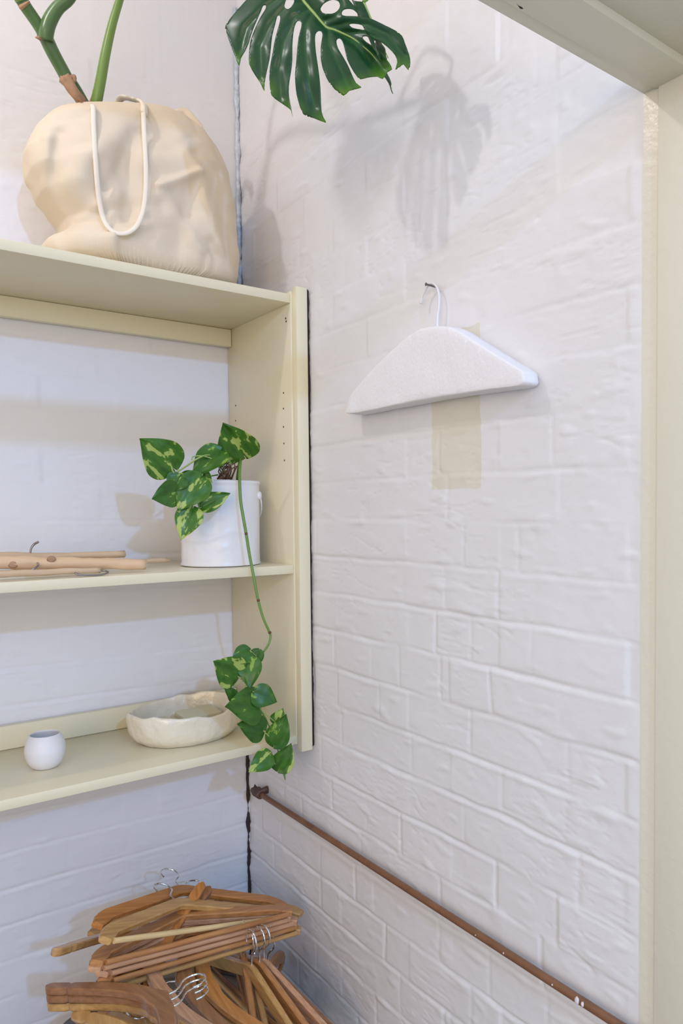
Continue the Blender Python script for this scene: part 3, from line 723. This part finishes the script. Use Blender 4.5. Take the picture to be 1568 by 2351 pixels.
LV = [((397, 1074), (324, 1009), .80, 1.45, 1.43, 'pothos_pale', .12, .10),
      ((560, 1046), (512, 976), .86, 1.47, 1.44, 'pothos_pale', .30, -.25),
      ((506, 1036), (441, 1092), .58, 1.46, 1.44, 'pothos', .25, .5),
      ((415, 1094), (389, 1128), .95, 1.445, 1.44, 'pothos', .15, .2),
      ((406, 1128), (352, 1146), .86, 1.44, 1.43, 'pothos', .15, -.2),
      ((420, 1092), (478, 1112), .55, 1.452, 1.447, 'pothos_pale', .15, .4),
      ((462, 1098), (408, 1170), .66, 1.437, 1.425, 'pothos_pale', .15, .1),
      ((462, 1090), (487, 1108), .9, 1.45, 1.44, 'pothos_pale', .2, .1),
      ((442, 1168), (415, 1238), .66, 1.434, 1.42, 'pothos_pale', .2, .15),
      ((463, 1164), (528, 1131), .52, 1.436, 1.41, 'pothos_pale', .35, -.2),
      # lower cluster
      ((572, 1494), (531, 1524), .72, 1.392, 1.385, 'pothos', .15, .1),
      ((546, 1552), (494, 1521), .84, 1.388, 1.37, 'pothos_pale', .12, .0),
      ((574, 1512), (573, 1582), .66, 1.384, 1.362, 'pothos', .12, .15),
      ((594, 1494), (576, 1540), .62, 1.390, 1.385, 'pothos', .2, .3),
      ((541, 1608), (515, 1572), .52, 1.392, 1.39, 'pothos', .2, .6),
      ((552, 1532), (560, 1552), .6, 1.392, 1.39, 'pothos', .2, .5),
      ((584, 1590), (637, 1612), .80, 1.382, 1.362, 'pothos', .12, -.1),
      ((594, 1622), (523, 1621), .80, 1.380, 1.358, 'pothos', .15, .2),
      ((604, 1677), (549, 1663), .72, 1.378, 1.365, 'pothos', .12, .1),
      ((632, 1660), (650, 1627), .80, 1.380, 1.372, 'pothos_pale', .15, .2),
      ((630, 1710), (655, 1642), .62, 1.374, 1.352, 'pothos', .12, -.1),
      ((640, 1767), (668, 1709), .66, 1.376, 1.356, 'pothos_pale', .15, .1),
      ((620, 1733), (573, 1772), .66, 1.376, 1.366, 'pothos_pale', .12, -.1)]
for (b, t, w, yb, yt, m, cup, rl) in LV: heart('leaf', b, t, w, yb, yt, m, cup, rl)
for pxs in [[(570, 1556, 1.388), (555, 1560, 1.386), (546, 1552, 1.388)], [(568, 1560, 1.388), (562, 1580, 1.386), (552, 1588, 1.386), (541, 1608, 1.39)], [(578, 1590, 1.386), (581, 1588, 1.384), (585, 1590, 1.383)],
            [(592, 1620, 1.386), (593, 1622, 1.38)], [(600, 1632, 1.385), (618, 1646, 1.382), (634, 1660, 1.38)], [(630, 1700, 1.381), (615, 1688, 1.38), (604, 1677, 1.378)], [(643, 1765, 1.38), (630, 1752, 1.378), (620, 1733, 1.376)],
            [(604, 1497, 1.39), (596, 1492, 1.39)], [(590, 1508, 1.39), (574, 1494, 1.39)], [(590, 1508, 1.39), (575, 1512, 1.385)], [(568, 1560, 1.388), (552, 1566, 1.38), (540, 1574, 1.385)]]:
    pstem(pxs, .0012, 'stemlight', 'leaf_stalk')
pstem([(650, 1765, 1.38), (653, 1780, 1.379), (655, 1791, 1.378)], [.0018, .0022, .0006], 'stem', 'bud')

# ------------------------------------------------------------ bowl, soap, cup on the bottom shelf
a = at(284, 1640, Y=1.60); b = at(550, 1640, Y=1.60)
BC = Vector(((a.x+b.x)/2, 1.585, ZB)); BX = (b.x-a.x)/2*.96; BY = .098
def bowlfn(outer):
    def f(p, an, i):
        q = noise.noise(Vector((math.cos(an)*3, math.sin(an)*3, p.z*20)))*.0035+noise.noise(Vector((math.cos(an)*9, math.sin(an)*9, p.z*60)))*.0016
        r = math.hypot(p.x, p.y)
        k = (r+q)/r if r > .02 else 1
        dz = 0
        if p.z > .03: dz = (.005*math.sin(an*2+.6)+.004*noise.noise(Vector((math.cos(an)*4, math.sin(an)*4, 5)))+ .014*max(0, math.cos(an+.55))**8 + .004*max(0, math.sin(an)))*(p.z-.03)/.035
        return Vector((p.x*k, p.y*k, max(p.z+dz, .0005)))
    return f
prof = [(.003, .001), (.70, .001), (.80, .004), (.90, .014), (.96, .028), (.99, .045), (1.0, .060), (.985, .0655), (.955, .066), (.93, .058), (.90, .040), (.82, .020), (.70, .010), (.01, .008)]
V, Fc = lathe([(r*BX if r > .01 else r, z) for r, z in cr([(r, z, 0) for r, z in prof], 3) and [(q.x, q.y) for q in cr([(r, z, 0) for r, z in prof], 3)]], BC, 110, 1, BY/BX, fn=None)
f = bowlfn(True)
V = [BC+f(v-BC, math.atan2((v-BC).y/BY, (v-BC).x/BX), 0) for v in V]
tag(recenter(obj('bowl', V, Fc, M['bowl']), BC), 'cream glazed oval bowl with a wavy rim on the bottom shelf beside trailing leaves', 'bowl')
def soap(cx, cy, l, w, hh, rot, z, label, tilt=0):
    V, Fc = box(-l/2, l/2, -w/2, w/2, 0, hh, bev=.0025, seg=3)
    o = smooth_angle(obj('soap_bar', V, Fc, M['soap'])); o.location = (cx, cy, z); o.rotation_euler = (tilt, 0, rot)
    return tag(o, label, 'soap', 'pale bars lying in the cream bowl')
p = at(455, 1655, Y=1.60); soap(p.x, 1.60, .088, .055, .014, .10, BC.z+.034, 'longer pale green bar lying in the right of the cream bowl', .12)
p = at(372, 1662, Y=1.59); soap(p.x, 1.595, .052, .05, .012, .25, BC.z+.030, 'shorter pale green bar lying in the left of the cream bowl', .10)
CC = at(106, 1770, Z=ZB); CC.y += .012; CC = at(106, 1762, Z=ZB)
CC = Vector((CC.x, CC.y+.004, ZB)); rr = .0365
prof = [(.002, .0005), (.018, .0005), (.024, .003), (.032, .014), (.0365, .030), (.0365, .040), (.0335, .054), (.029, .063), (.0275, .0655), (.026, .0655), (.0262, .062), (.031, .050), (.033, .036), (.030, .020), (.020, .008), (.002, .006)]
V, Fc = lathe([(q.x, q.y) for q in cr([(r, z, 0) for r, z in prof], 4)], CC, 72)
tag(recenter(obj('cup', V, Fc, M['cup']), CC), 'small round white ceramic cup standing on the left of the bottom shelf', 'cup')

# ------------------------------------------------------------ branch hangers lying on the middle shelf
def branch(pts, R, m, wob=.25, seg=14):
    P = cr(pts, 8); P = [p+Vector((0, noise.noise(p*18)*.002, noise.noise(p*22+Vector((5, 0, 0)))*.0015)) for p in P]
    return tube(P, R, seg, wob=wob)
zs_ = ZM
b1 = empty('branch_hanger', (.35, 1.48, zs_), 'thick pale peeled branch hanger with knots, frontmost of those lying on the middle shelf', 'coat hanger', 'branch hangers on the middle shelf')
A = at(-120, 1290, Y=1.475); B = at(334, 1296, Y=1.475)
V, Fc = branch([A, A.lerp(B, .25)+Vector((0, 0, .001)), A.lerp(B, .5), A.lerp(B, .75)+Vector((0, .002, .001)), B], [.0125, .0118, .0125, .0115, .0112, .0105, .0098], M['driftwood']); obj('branch', V, Fc, M['driftwood'], b1)
for (px, py) in [(118, 1284), (30, 1297)]:
    p = at(px, py, Y=1.4645); V, Fc = lathe([(.006, 0), (.0045, .0012), (.002, .001)], seg=12); V = [Vector((p.x+v.x*1.3, p.y-v.z, p.z+v.y)) for v in V]; obj('knot', V, Fc, M['sheath'], b1)
P = cr([at(62, 1316, Y=1.452), at(70, 1310, Y=1.452), at(80, 1304, Y=1.452), at(87, 1299, Y=1.458), at(86, 1292, Y=1.462)], 5); V, Fc = tube(P, .0016, 8); obj('hook', V, Fc, M['steel'], b1)
b2 = empty('branch_hanger', (.35, 1.54, zs_), 'peeled branch hanger with an upright bent wire hook, behind the thick knotted branch', 'coat hanger', 'branch hangers on the middle shelf')
A = at(-120, 1283, Y=1.53); B = at(287, 1272, Y=1.53)
V, Fc = branch([A, A.lerp(B, .3), A.lerp(B, .6)+Vector((0, 0, -.002)), B], [.009, .009, .0085, .0075, .0065], M['driftwood2']); obj('branch', V, Fc, M['driftwood2'], b2)
P = cr([at(69, 1284, Y=1.53), at(70, 1268, Y=1.53), at(72, 1258, Y=1.53), at(78, 1250, Y=1.53), at(88, 1244, Y=1.525)], 5); V, Fc = tube(P, [.0012, .0018, .0022, .0022], 8); obj('hook', V, Fc, M['steel'], b2)
b3 = empty('branch_hanger', (.35, 1.45, zs_), 'thin peeled branch hanger lying lowest at the shelf edge with a flat wire hook', 'coat hanger', 'branch hangers on the middle shelf')
A = at(-120, 1322, Y=1.446); B = at(230, 1309, Y=1.452)
V, Fc = branch([A, A.lerp(B, .4), A.lerp(B, .7)+Vector((0, .003, 0)), B], [.0062, .006, .0055, .005], M['driftwood2']); obj('branch', V, Fc, M['driftwood2'], b3)
P = [at(172, 1315, Y=1.447), at(178, 1319, Y=1.443), at(200, 1320.5, Y=1.441), at(228, 1320, Y=1.441), at(247, 1315, Y=1.446), at(244, 1311, Y=1.455), at(230, 1310, Y=1.46)]
for q in P: q.z = max(q.z, zs_+.002)
V, Fc = tube(cr(P, 5), .0017, 8); obj('hook', V, Fc, M['steel'], b3)
b4 = empty('branch_hanger', (.45, 1.57, zs_), 'thin peeled branch hanger whose tip reaches towards the white tin', 'coat hanger', 'branch hangers on the middle shelf')
A = at(60, 1300, Y=1.57); B = at(389, 1286, Y=1.57)
V, Fc = branch([A, A.lerp(B, .5), B], [.0065, .006, .0052, .0045], M['driftwood2']); obj('branch', V, Fc, M['driftwood2'], b4)

# ------------------------------------------------------------ wooden hangers in the basket
def loft_ribbon(C, W_, th, ch=.0022):
    """flat bar along a planar centre line C (x,z), half-width list W_, thickness th along y"""
    V, Fc = [], []; n = len(C)
    for i in range(n):
        a = C[max(i-1, 0)]; b = C[min(i+1, n-1)]; t = (b-a).normalized(); nn = Vector((-t.y, t.x))
        w = W_[i]; c2 = min(ch, w*.6)
        for (u, v) in [(w-c2, -th/2), (w, -th/2+c2), (w, th/2-c2), (w-c2, th/2), (-w+c2, th/2), (-w, th/2-c2), (-w, -th/2+c2), (-w+c2, -th/2)]:
            p = C[i]+nn*u; V.append(Vector((p.x, v, p.y)))
    for i in range(n-1):
        for k in range(8):
            k2 = (k+1) % 8; Fc.append([i*8+k, (i+1)*8+k, (i+1)*8+k2, i*8+k2])
    Fc.append(list(range(8))); Fc.append([(n-1)*8+k for k in range(8)][::-1])
    return V, Fc
HL, HD = .215, .088          # half span, drop of the arm tips
def proto_meshes():
    out = {}
    # straight flat arms with a bar
    C = []; W_ = []
    for i in range(-20, 21):
        s = i/20; x = HL*s; z = -HD*.80*max(0, abs(s)-.03) - (.20*HD*max(0, (abs(s)-.85)/.15)**1.5)
        C.append(Vector((x, z))); W_.append(.0135 if abs(s) < .97 else .0100)
    out['straight'] = loft_ribbon(C, W_, .0115)
    # contoured, curved arms with a raised neck and notches
    C = []; W_ = []
    for i in range(-44, 45):
        s = i/44; a = abs(s); x = HL*s; z = -HD*(1-math.cos(a*PI*.62))/1.37*1.0 - .012*a
        w = .0140-.0045*a
        if .80 < a < .84: w -= .0035
        if a > .96: w *= max(.25, (1-((a-.96)/.04)**2)**.5 if a < 1 else .25)
        w += .004*math.exp(-(a/.06)**2)
        C.append(Vector((x, z))); W_.append(w)
    out['curved'] = loft_ribbon(C, W_, .0125)
    V, Fc = tube([Vector((-HL*.93, 0, -HD-.002)), Vector((0, 0, -HD-.002)), Vector((HL*.93, 0, -HD-.002))], .0050, 12); out['bar'] = (V, Fc)
    P = [Vector((0, 0, .010)), Vector((0, 0, .028)), Vector((.003, 0, .040))]
    for k in range(0, 13):
        a = -.35*PI+k/12*PI*1.32
        P.append(Vector((-.0005+.0185*math.sin(a+.1)*-1*-1 if False else .019*math.cos(PI-(-.6+k/12*3.9)-.35) , 0, .062+.019*math.sin(PI-(-.6+k/12*3.9)-.35))))
    P = [Vector((0, 0, .008)), Vector((0, 0, .030)), Vector((.006, 0, .040)), Vector((.016, 0, .050)), Vector((.0195, 0, .062)), Vector((.015, 0, .075)), Vector((.003, 0, .081)), Vector((-.010, 0, .078)), Vector((-.0185, 0, .067)), Vector((-.0195, 0, .058)), Vector((-.0185, 0, .052))]
    V, Fc = tube(cr(P, 4), .0017, 8); out['hook'] = (V, Fc)
    return out
PM = proto_meshes(); MESH = {}
def mesh_of(kind, m):
    k = (kind, m.name)
    if k not in MESH:
        me = bpy.data.meshes.new(kind); me.from_pydata([tuple(v) for v in PM[kind][0]], [], PM[kind][1]); me.materials.append(m)
        me.polygons.foreach_set('use_smooth', [True]*len(me.polygons)); me.update(); MESH[k] = me
        bm = bmesh.new(); bm.from_mesh(me)
        for e in bm.edges: e.smooth = len(e.link_faces) == 2 and e.calc_face_angle(0) < math.radians(38)
        bm.to_mesh(me); bm.free()
    return MESH[k]
def hanger(M4, kind, wd, label, bar=True, hook=True, scale=1, barwood=None):
    r = bpy.data.objects.new('wooden_hanger', None); r.empty_display_size = .02; COL.objects.link(r); r.matrix_basis = M4 @ Matrix.Scale(scale, 4)
    tag(r, label, 'coat hanger', 'wooden coat hangers heaped in the corner')
    for nm, kd, mm in [('shoulders', kind, WOOD[wd])]+([('trouser_bar', 'bar', WOOD[barwood or wd])] if bar else [])+([('hook', 'hook', M['chrome'])] if hook else []):
        o = bpy.data.objects.new(nm, mesh_of(kd, mm)); COL.objects.link(o); o.parent = r
    return r
def frame_ends(Lp, Rp, hookdir):
    """hanger with its arm tips at Lp, Rp and the hook towards hookdir"""
    w = (Rp-Lp).normalized(); u = Vector(hookdir); u = (u-w*u.dot(w)).normalized(); n = u.cross(w)
    o = (Lp+Rp)/2+u*HD
    return Matrix(((w.x, n.x, u.x, o.x), (w.y, n.y, u.y, o.y), (w.z, n.z, u.z, o.z), (0, 0, 0, 1)))
def frame_neck(N, T, nh, flip=1):
    """hanger with its neck at N, one arm pointing at T, and its flat normal near nh"""
    e = (T-N).normalized(); n = Vector(nh); n = (n-e*n.dot(e)).normalized(); f_ = n.cross(e)*flip
    al = math.atan2(HD, HL)
    # e = cos(al) w - sin(al) u ; f = sin(al) w + cos(al) u
    w = e*math.cos(al)+f_*math.sin(al); u = f_*math.cos(al)-e*math.sin(al); nn = u.cross(w)
    return Matrix(((w.x, nn.x, u.x, N.x), (w.y, nn.y, u.y, N.y), (w.z, nn.z, u.z, N.z), (0, 0, 0, 1)))
def ends(lp, rp, Yr, L=2*HL*.97, far=False):
    R_ = at(*rp, Y=Yr); return solve_len(R_, lp[0], lp[1], L, far), R_
# five straight hangers stacked flat, bars towards the room
stk = [((231, 2211), (667, 2097), 'mid', 'topmost'), ((226, 2224), (664, 2110), 'pink', 'second from the top'), ((243, 2236), (678, 2118), 'pink', 'middle'), ((247, 2254), (678, 2128), 'mid', 'fourth from the top'), ((252, 2269), (686, 2139), 'honey', 'lowest')]
for i, (l, r, w, wd) in enumerate(stk):
    Lp, Rp = ends(l, r, 1.365)
    hanger(frame_ends(Lp, Rp, (.12, 1, .0)), 'straight', w, 'straight barred wooden hanger, %s of the five stacked flat in the heap' % wd, barwood={'mid': 'mid', 'pink': 'pink', 'honey': 'honey'}[w])
# three on top
Lp, Rp = ends((232, 2126), (650, 2084), 1.435)
hanger(frame_ends(Lp, Rp, (.10, 1, .16)), 'straight', 'orange', 'orange-brown coat hanger with a pinkish sheen, topmost on the whole heap', bar=False)
Lp, Rp = ends((218, 2148), (686, 2102), 1.425)
hanger(frame_ends(Lp, Rp, (.10, 1, .12)), 'straight', 'honey', 'honey coloured coat hanger lying directly under the topmost one of the heap', bar=False)
Lp, Rp = ends((250, 2160), (646, 2106), 1.39)
hanger(frame_ends(Lp, Rp, (.15, 1, .05)), 'straight', 'honey', 'coat hanger with a pale yellow trouser bar whose end points right below the topmost ones', barwood='pale')
Lp, Rp = ends((124, 2184), (560, 2128), 1.42)
hanger(frame_ends(Lp, Rp, ray(300, 2160)+Vector((0, 0, .18))), 'curved', 'honey', 'curved hanger whose thin left tip sticks out farthest left below the topmost ones', bar=False)
# three curved hangers with rounded tips at lower left
for i, (lp, dz, w, lb) in enumerate([((124, 2262), 0, 'brown', 'uppermost'), ((126, 2280), 0, 'brown', 'middle one'), ((128, 2300), 0, 'honey', 'lowest')]):
    T = at(lp[0], lp[1], Y=1.36); N = solve_len(T, 362+4*i, lp[1]+34-i*4, .232)
    hanger(frame_neck(N, T, (-.05, .12, 1), -1), 'curved', w, 'curved hanger with rounded notched tip at lower left of heap, %s of three' % lb, bar=False)
# curved hangers in the middle, hooks to the left, arms running down to the right
mid = [((482, 2272), 1.285, (655, 2395), 1.13, 'orange', 'broad orange-brown curved hanger in the middle of the heap'),
       ((452, 2262), 1.325, (600, 2415), 1.17, 'honey', 'honey curved hanger just left of the broad orange-brown one in the heap'),
       ((425, 2252), 1.30, (560, 2400), 1.15, 'brown', 'brown curved hanger crossing the heap downwards, its chrome hook to the left'),
       ((382, 2292), 1.25, (510, 2372), 1.11, 'pink', 'pale pinkish curved hanger with a bright chrome hook, middle left of the heap'),
       ((352, 2262), 1.30, (425, 2400), 1.15, 'orange', 'bright orange hanger arm running steeply down left of the heap centre'),
       ((330, 2258), 1.325, (372, 2400), 1.17, 'brown', 'brown hanger arm running steeply down beside the bright orange one')]
for n_, y_, t_, yt, w, lb in mid:
    N = at(*n_, Y=y_); hanger(frame_neck(N, at(*t_, Z=N.z-.045), ((0, -.05, .08, .05, -.08, .03)[len(n_)*0+mid.index((n_, y_, t_, yt, w, lb))], .12 if yt < 1.15 or yt > 1.16 and w != 'brown' else .34, 1), -1), 'curved', w, lb, bar=False)
# straight hangers standing on edge at the right, hooks up
rgt = [((606, 2190), (722, 2352), 1.33, 'pink', 'upright straight hanger with a chrome hook, rightmost of those leaning in the basket'),
       ((596, 2196), (690, 2352), 1.32, 'mid', 'upright straight hanger with a chrome hook, second from the right of those leaning'),
       ((578, 2205), (655, 2352), 1.31, 'honey', 'upright honey hanger leaning left of the two with bunched chrome hooks'),
       ((616, 2200), (740, 2352), 1.37, 'brown', 'brown hanger arm leaning nearest the right brick wall behind the bunched hooks'),
       ((560, 2180), (582, 2352), 1.36, 'mid', 'nearly vertical hanger arm hanging below the flat stack'),
       ((578, 2200), (604, 2352), 1.35, 'honey', 'slim vertical honey hanger arm beside the leaning hangers'),
       ((590, 2230), (560, 2352), 1.40, 'orange', 'orange hanger seen between the leaning arms deep in the basket')]
for n_, t_, y_, w, lb in rgt:
    N = at(n_[0], n_[1]+26, Y=y_); best = None
    for k in range(120):      # turn the upright hanger about its hook until its near arm runs along the sight line wanted
        f = 2*PI*k/120; tip = N+Vector((HL*math.cos(f), HL*math.sin(f), -HD))
        if tip.y > N.y: continue
        dp = tip.dot(fw); px = CX+F*tip.dot(RT)/dp; py = CY-F*tip.dot(UP)/dp
        k_ = (py-n_[1])/(t_[1]-n_[1]); e_ = abs(px-(n_[0]+(t_[0]-n_[0])*k_))
        if best is None or e_ < best[0]: best = (e_, f)
    f = best[1]; w_ = Vector((math.cos(f), math.sin(f), 0)); u_ = Vector((0, 0, 1)); y3 = u_.cross(w_)
    hanger(Matrix(((w_.x, y3.x, 0, N.x), (w_.y, y3.y, 0, N.y), (w_.z, y3.z, 1, N.z), (0, 0, 0, 1))), 'straight', w, lb, bar=True)
# low ones at the left going into the basket
for n_, t_, y_, w, lb in [((330, 2430), (186, 2318), 1.31, 'honey', 'honey hanger arm poking from the basket at the lower left of the heap'),
                          ((390, 2440), (238, 2320), 1.34, 'mid', 'dark honey hanger arm running down beside the lower left one'),
                          ((440, 2400), (262, 2322), 1.30, 'honey', 'pale hanger arm slanting down to the right under the rounded tips')]:
    T = at(*t_, Y=y_); N = solve_len(T, n_[0], n_[1], .232); Ms = [frame_neck(N, T, (-.2, -.8, .6), fl) for fl in (-1, 1)]
    Mh = min(Ms, key=lambda m: (m @ Vector((-HL, 0, -HD))).z + (m @ Vector((HL, 0, -HD))).z)
    hanger(Mh, 'curved', w, lb, bar=False, hook=False)

# basket
bc = at(395, 2500, Y=1.37); BCn = Vector((.50, 1.40, FL)); br = .245; bh = .50
def wv(p, a, i):
    r = math.hypot(p.x, p.y)
    if r < .05: return p
    k = 1+.012*math.sin(a*36)*math.sin(p.z*180)
    return Vector((p.x*k, p.y*k, p.z))
prof = [(.01, .002), (br*.85, .002), (br*.88, .01)]+[(br*(.88+.12*i/40), .01+(bh-.01)*i/40) for i in range(1, 41)]+[(br*.98, bh), (br*.95, bh-.03), (br*.84, .03), (.01, .02)]
bsk = empty('basket', BCn, 'grey woven round basket in the corner filled with wooden coat hangers', 'basket')
V, Fc = lathe(prof, BCn, 144, fn=wv); obj('woven_body', V, Fc, M['basket'], bsk)
P = [BCn+Vector((br*.99*math.cos(a), br*.99*math.sin(a), bh+.002+.002*math.sin(a*20))) for a in [2*PI*k/120 for k in range(121)]]
V, Fc = tube(P, .011, 10, caps=False, wob=.3); obj('rim', V, Fc, M['basket'], bsk)
